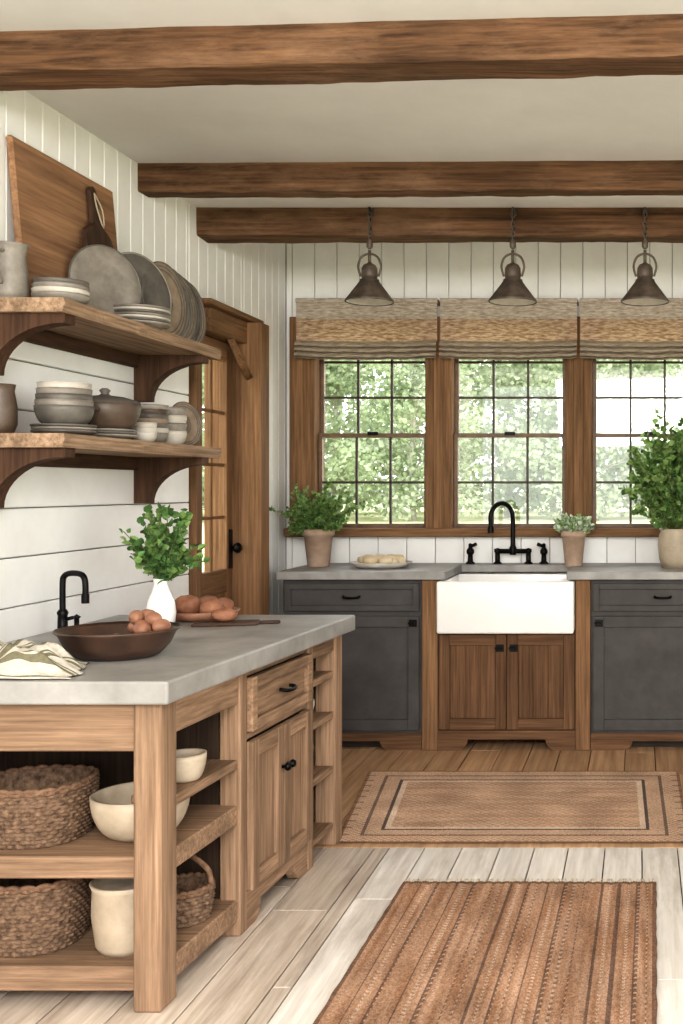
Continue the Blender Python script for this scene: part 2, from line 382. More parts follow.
# ---------------------------------------------------------------- pendants
def pendant(x,y):
    b=B('pendant_lamp'); z0=2.14
    prof=[(.105,0),(.108,.004),(.103,.012),(.085,.035),(.065,.062),(.048,.085),(.042,.095),(.042,.10),(.033,.103),(.036,.12),(.034,.15),(.026,.165),(.012,.172),(.006,.178),(.0,.18)]
    b.lathe(prof,BRONZE,loc=(x,y,z0),seg=40)
    b.lathe([(.101,.003),(.082,.032),(.062,.06),(.044,.085),(0,.09)],OFFW,loc=(x,y,z0),seg=40)
    b.lathe([(0,.02),(.02,.03),(.027,.048),(.022,.07),(.013,.085)],WHITE,loc=(x,y,z0),seg=20)
    b.tube([(x-.04,y,z0+.115),(x-.05,y,z0+.16),(x-.035,y,z0+.2),(x,y,z0+.215),(x+.035,y,z0+.2),(x+.05,y,z0+.16),(x+.04,y,z0+.115)],.005,BRONZE,cat=5)
    b.tube([(x,y,z0+.175),(x,y,z0+.23)],.007,BRONZE)
    b.lathe([(.006,.0),(.014,.01),(.014,.03),(.006,.045)],BRONZE,loc=(x,y,z0+.235),seg=14)
    zz=z0+.27;i=0
    while zz<2.535:
        pts=[(x+(.008*cos(a) if i%2 else 0),y+(0 if i%2 else .008*cos(a)),zz+.013+.013*sin(a)) for a in [2*pi*k/10 for k in range(11)]]
        b.tube(pts,.0035,BRONZE,seg=5); zz+=.021;i+=1
    b.tube([(x,y,z0+.25),(x+.006,y+.004,z0+.34),(x,y,2.555)],.0025,IRON,seg=5)
    b.tube([(x,4.912,2.555),(x,y+.01,2.558),(x,y-.01,2.555),(x,y-.012,2.54),(x,y,2.535)],.0045,BRONZE,cat=4)
    b.box(x-.012,x+.012,4.903,4.9115,2.535,2.57,BRONZE,.002)
    b.finish()
pendant(-1.195,4.86); pendant(-.562,4.86); pendant(.022,4.86)
# ---------------------------------------------------------------- cabinet helpers (local: face toward -Y at y=0)
def shaker(b,x0,x1,z0,z1,mz,mx,M=None,fr=.055,planked=False):
    b.box(x0,x0+fr,-.02,0,z0,z1,mz,.002,M); b.box(x1-fr,x1,-.02,0,z0,z1,mz,.002,M)
    b.box(x0+fr,x1-fr,-.02,0,z1-fr,z1,mx,.002,M); b.box(x0+fr,x1-fr,-.02,0,z0,z0+fr,mx,.002,M)
    if planked:
        n=3;w=(x1-x0-2*fr)/n
        for i in range(n): b.box(x0+fr+i*w,x0+fr+(i+1)*w,-.010,0,z0+fr,z1-fr,mz,.003,M)
    else: b.box(x0+fr,x1-fr,-.007,0,z0+fr,z1-fr,mz,.001,M)
def knob(b,x,z,M,y=-.02):
    b.lathe([(0,.026),(.01,.025),(.014,.018),(.012,.012),(.005,.008),(.006,0)],IRON,M=(M or Matrix())@T(x,y,z)@RX(90),seg=14)
def latch(b,x,z,M,y=-.02):
    M=M or Matrix()
    b.box(x-.02,x+.02,y-.004,y,z-.018,z+.018,IRON,.003,M); b.box(x-.024,x+.012,y-.016,y-.004,z-.004,z+.006,IRON,.003,M)
def cuppull(b,x,z,M,y=-.02):
    b.tube([(x-.04,y,z),(x-.036,y-.02,z-.004),(x,y-.026,z-.006),(x+.036,y-.02,z-.004),(x+.04,y,z)],.006,IRON,cat=4,M=M)
def arch(x0,x1,h,f,top):
    p=[(x0,0),(x0,h),(x1,h),(x1,0),(x1-f,0)]
    for k in range(1,6):
        t=k/5*pi/2; p.append((x1-f-.05*sin(t),top*(1-cos(t))))
    for k in range(5,0,-1):
        t=k/5*pi/2; p.append((x0+f+.05*sin(t),top*(1-cos(t))))
    p.append((x0+f,0)); return p
FY=5.55
def M0(x=0,y=FY): return T(0,y,0)
def grey_cab(x0,x1,name='base_cabinet',splits=1):
    b=B(name); M=M0()
    b.box(x0,x1,FY,6.145,.08,.858,GREY,.002)
    b.prism(arch(x0,x1,.085,.16,.045),FY-.012,FY+.03,SINKW['x'])
    b.box(x0,x1,FY+.06,6.14,0,.08,DARK,0)
    w=(x1-x0)/splits
    for i in range(splits):
        a=x0+i*w+.012;c=x0+(i+1)*w-.012
        shaker(b,a,c,.70,.84,GREY,GREY,M,fr=.03); cuppull(b,(a+c)/2,.775,M)
        shaker(b,a,c,.10,.675,GREY,GREY,M)
        latch(b,a+.03 if x0>-1 else c-.03,.64,M)
    b.finish()
grey_cab(-1.80,-1.10); grey_cab(-.248,1.2,splits=2)
b=B('sink_cabinet'); M=M0()
b.box(-1.098,-.25,FY,6.145,.08,.59,SINKW['z'],.002)
b.box(-1.098,-1.017,FY-.02,6.145,.0,.858,TIMB['z'],.004); b.box(-.325,-.25,FY-.02,6.145,0,.858,TIMB['z'],.004)
b.prism(arch(-1.017,-.325,.10,.10,.055),FY-.018,FY+.02,SINKW['x'])
shaker(b,-1.012,-.673,.105,.585,SINKW['z'],SINKW['x'],M,planked=True); shaker(b,-.669,-.33,.105,.585,SINKW['z'],SINKW['x'],M,planked=True)
latch(b,-.705,.515,M); latch(b,-.635,.515,M)
b.finish()
b=B('farmhouse_sink')
sx0,sx1,sy0,sy1,sz0,sz1=-1.013,-.329,5.465,6.0,.594,.856
b.box(sx0,sx1,sy0,sy0+.03,sz0,sz1,WHITE,.012,seg=3)
b.box(sx0,sx0+.03,sy0+.02,sy1,sz0+.005,sz1-.002,WHITE,.006,seg=3); b.box(sx1-.03,sx1,sy0+.02,sy1,sz0+.005,sz1-.002,WHITE,.006,seg=3)
b.box(sx0,sx1,sy1-.03,sy1,sz0+.005,sz1-.002,WHITE,.006,seg=3); b.box(sx0+.01,sx1-.01,sy0+.01,sy1-.01,sz0+.003,sz0+.035,WHITE,.004,seg=3)
b.lathe([(0,.002),(.03,.002),(.04,0)],IRON,loc=(-.67,5.75,sz0+.035),seg=20)
b.finish()
b=B('back_countertop')
b.box(-1.82,-.975,5.50,6.149,.86,.902,STONE,.005,seg=2); b.box(-.367,1.22,5.50,6.149,.86,.902,STONE,.005,seg=2)
b.box(-.975,-.367,6.0,6.149,.86,.902,STONE,.003)
b.finish()
b=B('kitchen_faucet'); fx,fy,fz=-.70,6.06,.902
for dx in (-.085,.085):
    b.lathe([(.024,0),(.024,.006),(.014,.012),(.014,.06),(.018,.066),(.018,.082),(0,.088)],IRON,loc=(fx+dx,fy,fz),seg=18)
b.tube([(fx-.085,fy,fz+.07),(fx+.085,fy,fz+.07)],.013,IRON)
b.lathe([(.018,.05),(.02,.07),(.02,.09),(.014,.1),(.013,.13)],IRON,loc=(fx,fy,fz),seg=18)
d=Vector((-.8,-.6,0))
arc=[(fx,fy,fz+.08),(fx,fy,fz+.24)]
for k in range(0,9):
    a=pi*k/8*1.06; p=Vector((fx,fy,fz+.25))+d*(.07*(1-cos(a)))+Vector((0,0,.085*sin(a))); arc.append(tuple(p))
e=Vector(arc[-1]); arc.append((e.x,e.y,e.z-.035))
b.tube(arc,.013,IRON,seg=10,cat=3); b.lathe([(.017,0),(.018,.03),(.013,.04)],IRON,loc=(e.x,e.y,e.z-.06),seg=14)
b.finish()
for hx,sg in ((-.935,-1),(-.53,1)):
    b=B('faucet_handle')
    b.lathe([(.026,0),(.026,.006),(.015,.014),(.013,.05),(.021,.06),(.021,.075),(.010,.09),(.010,.11),(0,.115)],IRON,loc=(hx,fy,fz),seg=18)
    b.tube([(hx,fy,fz+.095),(hx-sg*.035,fy-.01,fz+.11)],[.008,.010],IRON)
    b.finish()
# ---------------------------------------------------------------- foliage
def foliage(b,base,cen,rad,stems,per,L,w,mats,zmin=None,droop=0,clump=.35):
    base=Vector(base);cen=Vector(cen)
    for i in range(stems):
        while True:
            q=Vector((R.uniform(-1,1),R.uniform(-1,1),R.uniform(-.9,1)))
            if .35<q.length<1: break
        q=q*R.uniform(.85,1.12)
        e=cen+Vector((q.x*rad[0],q.y*rad[1],q.z*rad[2]))
        mid=base.lerp(e,.5)+Vector((0,0,.25*(e-base).length*.5))
        P=[base.lerp(mid,t).lerp(mid.lerp(e,t),t) for t in [k/6 for k in range(7)]]
        b.tube(P,[.0025]*4+[.0015]*3,STEM,seg=4)
        for k in range(per):
            t=R.uniform(.3,1.03); p=base.lerp(mid,t).lerp(mid.lerp(e,t),t)
            if zmin and p.z<zmin: continue
            dd=(e-base).normalized()*.5+Vector((R.uniform(-1,1),R.uniform(-1,1),R.uniform(-.6-droop,.8)))
            p=p+Vector((R.uniform(-1,1),R.uniform(-1,1),R.uniform(-1,1)))*L*clump
            k2=R.uniform(.6,1.15)
            b.leaf(p,dd,L*k2,w*k2,R.choice(mats))
def pot(b,loc,r,h,mat,rim=True):
    b.lathe([(0,0),(r*.68,0),(r*.72,.004),(r*.95,h*.82),(r*1.06,h*.83),(r*1.06,h),(r*.96,h),(r*.9,h*.86),(0,h*.86)],mat,loc=loc,seg=40)
    b.lathe([(0,h*.9),(r*.93,h*.87)],SOIL,loc=loc,seg=30)
cz=.902
b=B('potted_herb'); pot(b,(-1.71,5.85,cz),.078,.20,TERRA); foliage(b,(-1.71,5.85,cz+.18),(-1.71,5.85,cz+.30),(.245,.2,.15),85,30,.026,.010,[LEAF,LEAF,LEAFD]); b.finish()
b=B('potted_succulent'); pot(b,(-.356,5.9,cz),.065,.19,TERRA); foliage(b,(-.356,5.9,cz+.17),(-.356,5.9,cz+.22),(.12,.1,.045),50,30,.026,.011,[LEAFP,LEAFP,LEAF]); b.finish()
b=B('potted_shrub')
b.lathe([(0,0),(.07,0),(.085,.05),(.092,.12),(.085,.17),(.078,.19),(.084,.205),(.074,.205),(.068,.18),(0,.18)],CREAM,loc=(.185,5.78,cz),seg=40)
foliage(b,(.185,5.78,cz+.18),(.20,5.78,cz+.49),(.34,.24,.31),130,32,.038,.015,[LEAF,LEAFD,LEAF]); b.finish()
b=B('bread_tray')
b.lathe([(0,.004),(.08,0),(.12,.002),(.165,.03),(.16,.032),(.118,.010),(0,.012)],OFFW,loc=(-1.36,5.78,cz),seg=40)
for i in range(12):
    a=i*2.4; rr=.02+.085*(i/12)
    b.blob((-1.36+rr*cos(a)*1.1,5.78+rr*sin(a),cz+.04),(.05,.038,.026),BREADL,amp=.25,seed=i,M=RZ(R.uniform(0,180)),sub=2)
b.finish()
# ---------------------------------------------------------------- island
SZ=.84
Y0,Y1=2.73,4.17
b=B('kitchen_island')
W=ISL; xl,xr=-1.965,-1.205
def post(x0,x1,y0,y1): b.box(x0,x1,y0,y1,0,.78,W['z'],.004)
post(xr-.07,xr,2.765,2.85); post(xl,xl+.07,2.765,2.85); post(xr-.07,xr,4.06,4.135); post(xl,xl+.07,4.06,4.135)
post(xr-.06,xr,3.235,3.285); post(xr-.06,xr,3.785,3.835)
b.box(xl+.07,xr-.07,2.775,2.81,.655,.78,W['x'],.003)
b.box(xr-.035,xr-.006,2.85,3.235,.685,.78,W['y'],.003)
b.box(xr-.035,xr-.006,3.835,4.06,.72,.78,W['y'],.003)
b.box(xl+.07,xr-.07,4.10,4.125,.0+.03,.78,W['x'],.003)
for (z0,z1) in ((.33,.386),(.045,.108)):
    b.box(xl+.01,xr-.008,2.785,3.26,z0,z1,W['x'],.004)
b.box(xr-.13,xr-.008,2.87,3.26,.492,.520,W['y'],.004)
b.box(xl+.01,xr-.06,3.258,3.28,.02,.78,INNER_SHADE['z'],.001)
b.box(xl+.071,xr-.065,3.245,3.258,.109,.779,INNER_SHADE['z'],.001)
b.box(xl,xl+.012,2.85,4.06,.02,.78,INNER_SHADE['z'],.001)
b.box(xl+.02,xr-.03,3.285,3.785,.10,.775,INNER_SHADE['z'],.001)
b.box(xl+.08,xr-.08,2.82,3.24,.765,.779,INNER_SHADE['x'],.001)  # dark sheet under the top, bay shade put into its colour
M=T(xr-.006,0,0)@RZ(90)
b.box(xr-.03,xr-.006,3.285,3.785,.755,.78,W['y'],.002); b.box(xr-.03,xr-.006,3.285,3.785,.565,.585,W['y'],.002)
shaker(b,3.29,3.78,.59,.752,W['y'],W['y'],M,fr=.035); cuppull(b,3.535,.68,M)
shaker(b,3.29,3.533,.115,.56,W['z'],W['y'],M,fr=.05); shaker(b,3.537,3.78,.115,.56,W['z'],W['y'],M,fr=.05)
knob(b,3.515,.43,M); knob(b,3.555,.43,M)
b.prism([(p[0],p[1]) for p in arch(3.285,3.785,.11,.06,.06)],-.002,.03,W['y'],M=M)
for z0 in (.06,.27,.47,.62):
    b.box(xr-.4,xr-.008,3.80,4.10,z0,z0+.025,W['y'],.003)
b.box(xr-.42,xr-.40,3.79,4.10,.03,.78,INNER_SHADE['z'],.001)
def warp(v):
    x,y,z=v; t=max(0,min(1.1,(x-xl)/(xr-xl))); return (x+.0625*(y-2.76)*t,y,z)
b.finish(warp=warp)
b=B('island_countertop')
b.box(XW+.004,-1.17,Y0,Y1,.781,SZ,STONE,.006,seg=2)
b.finish(warp=warp)
def tap(x,y,z):
    b=B('bar_faucet')
    b.lathe([(.026,0),(.026,.008),(.016,.016),(.015,.06),(.018,.07),(.012,.08)],IRON,loc=(x,y,z),seg=18)
    b.tube([(x,y,z+.06),(x,y,z+.165),(x+.006,y,z+.19),(x+.03,y-.01,z+.2),(x+.07,y-.03,z+.2),(x+.09,y-.04,z+.19),(x+.096,y-.042,z+.165),(x+.096,y-.042,z+.12)],.0095,IRON,cat=5,seg=10)
    b.lathe([(.012,0),(.012,.03)],IRON,loc=(x+.096,y-.042,z+.105),seg=12)
    b.tube([(x,y,z+.045),(x+.04,y-.01,z+.055)],.006,IRON)
    b.lathe([(.016,0),(.016,.005),(.008,.01),(.008,.04),(.014,.045),(0,.055)],IRON,loc=(x,y+.09,z),seg=14)
    b.finish()
tap(-1.90,3.62,SZ)
def bowlprof(r,h,foot=.4,t=.008):
    o=[(0,0),(r*foot,0)]
    for k in range(1,9):
        a=k/8*pi/2; o.append((r*foot+(r-r*foot)*sin(a),h*(1-cos(a))))
    i=[(r-t,h)]
    for k in range(7,-1,-1):
        a=k/8*pi/2; i.append((r*foot+(r-t-r*foot)*sin(a),t+(h-t)*(1-cos(a))))
    return o+i+[(0,t)]
b=B('wooden_bowl'); bx,by=-1.485,3.13
b.lathe([(0,0),(.09,0),(.11,.008),(.136,.035),(.152,.070),(.163,.078),(.160,.083),(.146,.073),(.128,.038),(.10,.016),(0,.012)],BOWLW,loc=(bx,by,SZ),seg=56,rf=lambda a,z:1+.02*sin(2*a+.5))
b.finish()
b=B('brown_eggs')
for i,(dx,dy,dz) in enumerate(((.02,.03,.02),(.07,.05,.025),(-.03,.05,.02),(.04,.09,.04),(.09,.0,.035),(.0,-.02,.02),(.05,.04,.062),(.095,.06,.06),(.02,.08,.058),(.07,.0,.06),(.085,.035,.085),(.05,.075,.088),(.11,.03,.065),(.03,.05,.088))):
    b.blob((bx+dx,by+dy,SZ+.018+dz),(.028,.022,.021),EGG,amp=.05,seed=i,M=RZ(i*50),sub=3)
b.finish()
def cmesh(name,nu,nv,pos,col,mat=CLOTHM,smooth=False,thick=0):
    vs=[pos(i/nu,j/nv,i,j) for j in range(nv+1) for i in range(nu+1)]
    fs=[];cs=[]
    for j in range(nv):
        for i in range(nu):
            a=j*(nu+1)+i; fs.append((a,a+1,a+nu+2,a+nu+1)); cs.append(col((i+.5)/nu,(j+.5)/nv,i,j))
    xs=[v[0] for v in vs];ys=[v[1] for v in vs];zs=[v[2] for v in vs]
    o=((min(xs)+max(xs))/2,(min(ys)+max(ys))/2,min(zs))
    me=bpy.data.meshes.new(name); me.from_pydata([(v[0]-o[0],v[1]-o[1],v[2]-o[2]) for v in vs],[],fs)
    ca=me.color_attributes.new('Col','FLOAT_COLOR','CORNER')
    buf=[]
    for c in cs: buf+= [c[0],c[1],c[2],1]*4
    ca.data.foreach_set('color',buf)
    me.materials.append(mat)
    if smooth: me.polygons.foreach_set('use_smooth',[True]*len(fs))
    ob=bpy.data.objects.new(name,me); ob.location=o; bpy.context.scene.collection.objects.link(ob)
    if thick:
        md=ob.modifiers.new('s','SOLIDIFY'); md.thickness=thick; md.offset=1
    return ob
def cpos(u,v,i,j):
    x=-1.92+.50*u-.08*v*u+.02*noise.noise(Vector((v*5,0,9))); y=2.745+.25*v+.02*noise.noise(Vector((u*4,3,1)))
    e=min(1,min(u,1-u)*6)*min(1,min(v,1-v)*5)
    h=.022+.065*(1-abs(noise.noise(Vector((u*2.2,v*4.5+u*3.0,.3)))*2.6))*(1-.4*u)+.010*noise.noise(Vector((u*8,v*14,5)))
    h=max(.004,h)
    return (x,y,SZ+.003+e*h*.95)
WHT=lin('#bdb6aa')[:3]; OLV=lin('#6f6a57')[:3]
def ccol(u,v,i,j):
    s=(v*5+.2)%1; c=OLV if s<.18 or .3<s<.36 else WHT
    k=R.uniform(.93,1.05); return tuple(q*k for q in c)
cmesh('striped_dish_towel',110,110,cpos,ccol,smooth=True,thick=.003)
b=B('vase_with_greenery'); vx,vy=-1.655,3.80
b.lathe([(0,0),(.034,0),(.046,.012),(.05,.05),(.044,.09),(.028,.125),(.022,.15),(.026,.168),(.022,.168),(.017,.15),(0,.12)],WHITE,loc=(vx,vy,SZ),seg=36)
foliage(b,(vx,vy,SZ+.14),(vx+.01,vy,SZ+.295),(.135,.12,.13),48,20,.032,.013,[LEAFD,LEAF,LEAFD]); b.finish()
b=B('bread_dish'); tx,ty=-1.60,4.02
b.lathe([(0,.0),(.09,0),(.115,.012),(.132,.034),(.127,.036),(.108,.016),(0,.008)],TERR2,loc=(tx,ty,SZ),seg=44)
for i,(dx,dy,dz,r) in enumerate(((-.055,.0,.05,.05),(.045,-.03,.045,.042),(.0,.06,.045,.046),(.06,.04,.045,.04))):
    b.blob((tx+dx,ty+dy,SZ+dz),(r,r*.9,r*.78),BREAD,amp=.12,seed=i,sub=3)
b.finish()
b=B('serving_board')
b.box(-.13,.09,-.045,.045,0,.012,CUTE,.004,T(-1.43,3.86,SZ)@RZ(14)); b.box(.09,.16,-.012,.012,0,.012,CUTE,.004,T(-1.43,3.86,SZ)@RZ(14)); b.finish()
b=B('small_loaf'); b.blob((-1.46,3.865,SZ+.035),(.045,.028,.024),BREAD,amp=.1,seed=4,M=RZ(20)); b.finish()
# ---------------------------------------------------------------- baskets
def basket(name,x,y,z,r,h,taper=.85,k=26,rows=11,handle=False,sq=1.0,ybulge=1.0):
    b=B(name); seg=k*6; sub=4; vs=[];fs=[];n=rows*sub+1
    sef=lambda a:(abs(cos(a))**sq+abs(sin(a))**sq)**(-1/sq) if sq!=1.0 else 1
    for i in range(n):
        t=i/(n-1); row=i//sub
        rr=r*(taper+(1-taper)*sin(t*pi/2))
        for j in range(seg):
            a=2*pi*j/seg
            am=.0045*sin(pi*((i/sub)%1))*(1.0+.9*sin(k*a/1+pi*row))
            q=(rr+am)*sef(a)
            vs.append((x+q*cos(a),y+q*sin(a)*ybulge,z+h*t))
    for i in range(n-1):
        for j in range(seg):
            l=(j+1)%seg; fs.append([i*seg+j,i*seg+l,(i+1)*seg+l,(i+1)*seg+j])
    b.add(vs,fs,BASK,True)
    ivs=[];ifs=[]
    for i,(rq,zq) in enumerate(((.0001,.012),(r*taper-.008,.012),(r-.008,h))):
        for j in range(48):
            a=2*pi*j/48; ivs.append((x+rq*sef(a)*cos(a),y+rq*sef(a)*sin(a)*ybulge,z+zq))
    for i in range(2):
        for j in range(48):
            l=(j+1)%48; ifs.append([i*48+j,i*48+l,(i+1)*48+l,(i+1)*48+j])
    b.add(ivs,ifs,BASK,True)
    for s2 in range(2):
        pts=[(x+(r-.001)*sef(a)*cos(a),y+(r-.001)*sef(a)*sin(a)*ybulge,z+h-.002+.006*sin(12*a+pi*s2)) for a in [2*pi*q/96 for q in range(97)]]
        b.tube(pts,.007,BASK2,seg=6)
    if handle:
        b.tube([(x-r,y,z+h),(x-r*.85,y,z+h+.05),(x,y,z+h+.09),(x+r*.85,y,z+h+.05),(x+r,y,z+h)],.008,BASK2,cat=5)
    b.finish()
basket('wicker_basket',-1.62,2.955,.386,.138,.15,taper=.88,sq=2.6,ybulge=.95,k=34,rows=14)
basket('wicker_basket',-1.63,2.955,.108,.138,.18,taper=.88,sq=2.6,ybulge=.95,k=34,rows=16)
basket('wicker_basket',-1.285,3.09,.108,.08,.095,handle=True,k=18,rows=8)
b=B('cream_bowl'); b.lathe(bowlprof(.125,.115,.45),CREAM,loc=(-1.345,2.965,.386),seg=44); b.finish()
b=B('cream_crock'); b.lathe([(0,0),(.065,0),(.078,.02),(.088,.1),(.086,.165),(.092,.18),(.086,.183),(.079,.165),(.079,.03),(0,.02)],CREAM,loc=(-1.35,2.90,.108),seg=44); b.finish()
b=B('cream_bowl'); b.lathe(bowlprof(.056,.075,.5),CREAM,loc=(-1.245,3.01,.52),seg=36); b.finish()
b=B('small_bowl'); b.lathe(bowlprof(.06,.06,.5),OFFW,loc=(-1.23,3.95,.495),seg=30); b.finish()
b=B('small_crock'); b.lathe(bowlprof(.055,.10,.7),OFFW,loc=(-1.23,3.95,.295),seg=30); b.finish()
# ---------------------------------------------------------------- wall shelves
SX1=-1.70
def shelf(zt):
    b=B('floating_shelf'); y0,y1=3.24,4.46; n=50
    vs=[];fs=[]
    for i in range(n+1):
        y=y0+(y1-y0)*i/n; j=noise.noise(Vector((y*14,zt,0)))*.004
        for (x,z) in ((XW+.001,zt),(SX1+j,zt),(SX1+.003+j*1.5,zt-.018),(SX1-.002-j,zt-.042),(XW+.001,zt-.042)): vs.append((x,y,z))
    for i in range(n):
        for k in range(5):
            l=(k+1)%5; fs.append([i*5+k,i*5+l,(i+1)*5+l,(i+1)*5+k])
    fs.append([0,1,2,3,4]); fs.append([n*5+k for k in (4,3,2,1,0)])
    b.add(vs,fs,SHELFE['y'])
    zb=zt-.042
    for yb in (3.27,4.30):
        h=.18; p=[(XW+.001,zb),(SX1-.01,zb),(SX1-.01,zb-.028)]
        for k in range(1,13):
            t=k/12*pi/2; p.append((SX1-.01-.215*sin(t),zb-h+(h-.028)*cos(t)))
        p.append((XW+.001,zb-h)); b.prism(p,yb,yb+.06,BRK['z'])
    b.box(XW+.001,XW+.02,3.33,4.30,zb-.05,zb,BRK['y'],.002)
    b.finish()
US,LS=1.882,1.482
shelf(US); shelf(LS)
def plate(b,M,r,mat,ring=False,mat2=None):
    pr=[(0,0),(r*.6,0),(r*.68,.004),(r*.97,.014),(r,.017),(r*.98,.02),(r*.66,.010),(r*.58,.006),(0,.006)]
    b.lathe(pr,mat,M=M,seg=56)
    b.lathe([(r*.955,.0185),(r*.975,.0222),(r*1.0,.0205),(r*1.004,.016)],mat2 or OFFW,M=M,seg=56)
    if ring:
        for q in (.25,.4,.78,.87): b.lathe([(r*q,.010 if q<.5 else .0125+.006*(q-.66)/.3),(r*(q+.015),.0115 if q<.5 else .0155+.006*(q-.66)/.3),(r*(q+.03),.010 if q<.5 else .0135+.006*(q-.66)/.3)],mat2 or OFFW,M=M,seg=56)
def lean(x,y,z,r,yaw,tilt=14):
    return T(x,y,z+r*cos(radians(tilt)))@RZ(yaw)@RY(90-tilt)
b=B('cutting_board')
b.box(3.42,4.08,-.011,.011,0,.54,CUT,.006,T(XW+.062,0,US)@RY(-5)@RZ(90)@Matrix())
b.finish()
b=B('paddle_board')
p=[]
w,h=.10,.36
for k in range(13):
    a=pi+pi*k/12; p.append((w*cos(a),w*.3*sin(a)+w*.3))
p+=[(w,h*.62),(w*.85,h*.72),(.026,h*.79),(.02,h)]
for k in range(1,6):
    a=pi*k/6; p.append((.024*cos(a),h+.03*sin(a)))
p+=[(-.02,h),(-.026,h*.79),(-.085,h*.72),(-w,h*.62)]
Mp=T(XW+.112,3.88,US)@RY(-8)@RZ(90)@Matrix.Diagonal((1,1,1.3,1))
b.prism(p,-.008,.008,CUTD,M=Mp)
b.tube([(0,-.010,h+.01),(.04,-.012,h-.03),(.03,-.012,h-.08),(0,-.012,h-.03),(0,-.01,h+.01)],.003,CREAM,M=Mp,cat=3,seg=5)
b.finish()
b=B('round_platter'); plate(b,lean(-1.845,3.78,US,.136,-30,7),.136,GREYC,mat2=DGREY); b.finish()
b=B('round_platter'); plate(b,lean(-1.85,4.03,US,.15,-24,7),.15,DGREY,mat2=GREYC); b.finish()
b=B('ribbed_plates')
for i in range(5):
    plate(b,lean(-1.83,4.20+.053*i,US,.15-.004*i,-8,4),.15-.004*i,[PWOOD,GREYC,PWOOD,DGREY,PWOOD][i],ring=True,mat2=DGREY)
b.finish()
def stack(name,x,y,z,r,n,mat,dz=.011,mats=None):
    b=B(name)
    for i in range(n):
        b.lathe([(0,0),(r*.6,0),(r*.95,.010),(r,.014),(r*.98,.017),(r*.6,.006),(0,.006)],(mats or [mat])[i%len(mats or [1])],loc=(x+R.uniform(-.003,.003),y,z+i*dz),seg=40)
    b.finish()
stack('stacked_plates',-1.757,3.87,US,.098,7,GREYC,mats=[GREYC,DGREY,OFFW],dz=.009)
b=B('ceramic_jug'); b.lathe([(0,0),(.045,0),(.05,.03),(.047,.09),(.04,.14),(.046,.17),(.052,.175),(.045,.172),(.035,.14),(0,.1)],GREYC,loc=(-1.905,3.33,US),seg=36)
b.tube([(-1.905,3.29,US+.15),(-1.905,3.255,US+.14),(-1.905,3.25,US+.09),(-1.905,3.283,US+.05)],.006,GREYC,cat=4); b.finish()
b=B('stacked_bowls')
for i in range(4): b.lathe(bowlprof(.082-.001*i,.032,.5,.004),[GREYC,OFFW,GREYC,DGREY][i],loc=(-1.785,3.39,US+i*.014),seg=40)
b.finish()
b=B('stacked_bowls')
for i in range(5): b.lathe(bowlprof(.085-.002*i,.065,.45,.005),[DGREY,GREYC,DGREY,GREYC,OFFW][i],loc=(-1.80,3.44,LS+.028+i*.018),seg=44)
b.finish()
stack('stacked_plates',-1.80,3.44,LS,.095,3,OFFW,dz=.009,mats=[DGREY,GREYC])
b=B('ceramic_jug'); b.lathe([(0,0),(.035,0),(.046,.03),(.046,.08),(.038,.13),(.042,.15),(.036,.15),(.032,.13),(0,.1)],BRNC,loc=(-1.925,3.31,LS),seg=36)
b.tube([(-1.925,3.27,LS+.13),(-1.925,3.245,LS+.12),(-1.925,3.242,LS+.08),(-1.925,3.27,LS+.05)],.006,BRNC,cat=4); b.finish()
b=B('casserole_pot'); px,py=-1.80,3.70; pz=LS+.03
b.lathe([(0,0),(.07,0),(.092,.02),(.106,.05),(.115,.085),(.111,.09),(.1,.088),(0,.07)],BRNC,loc=(px,py,pz),seg=44)
b.lathe([(.112,.089),(.107,.10),(.06,.114),(.02,.119),(.012,.125),(.018,.136),(.01,.143),(0,.143)],DGREY,loc=(px,py,pz),seg=44)
for sg in(-1,1): b.tube([(px-.03,py+sg*.105,pz+.065),(px-.02,py+sg*.130,pz+.068),(px+.02,py+sg*.130,pz+.068),(px+.03,py+sg*.105,pz+.065)],.007,BRNC,cat=4)
b.finish()
stack('stacked_plates',-1.80,3.70,LS,.1,3,GREYC,dz=.009,mats=[GREYC,DGREY])
b=B('small_bowl')
for i in range(3): b.lathe(bowlprof(.042,.035,.5,.004),OFFW,loc=(-1.755,3.895,LS+i*.017),seg=30)
b.finish()
b=B('stacked_bowls')
for i in range(7): b.lathe(bowlprof(.064,.04,.5,.004),[GREYC,OFFW,DGREY,PWOOD,DGREY,BRNC,GREYC][i],loc=(-1.80,4.04,LS+i*.017),seg=36)
b.finish()
b=B('stacked_bowls')
for i in range(4): b.lathe(bowlprof(.062,.055,.5,.004),[OFFW,GREYC,OFFW,GREYC][i],loc=(-1.80,4.21,LS+i*.030),seg=36)
b.finish()
for (cx,cy,h,m) in ((-1.925,4.12,.12,DGREY),(-1.92,3.90,.14,OFFW)):
    b=B('ceramic_cup'); b.lathe([(0,0),(.034,0),(.04,.01),(.046,h),(.042,h),(.036,.014),(0,.01)],m,loc=(cx,cy,LS),seg=30)
    b.finish()
b=B('small_plate'); plate(b,lean(-1.82,4.37,LS,.09,-20,6),.09,PWOOD,True,DGREY); b.finish()
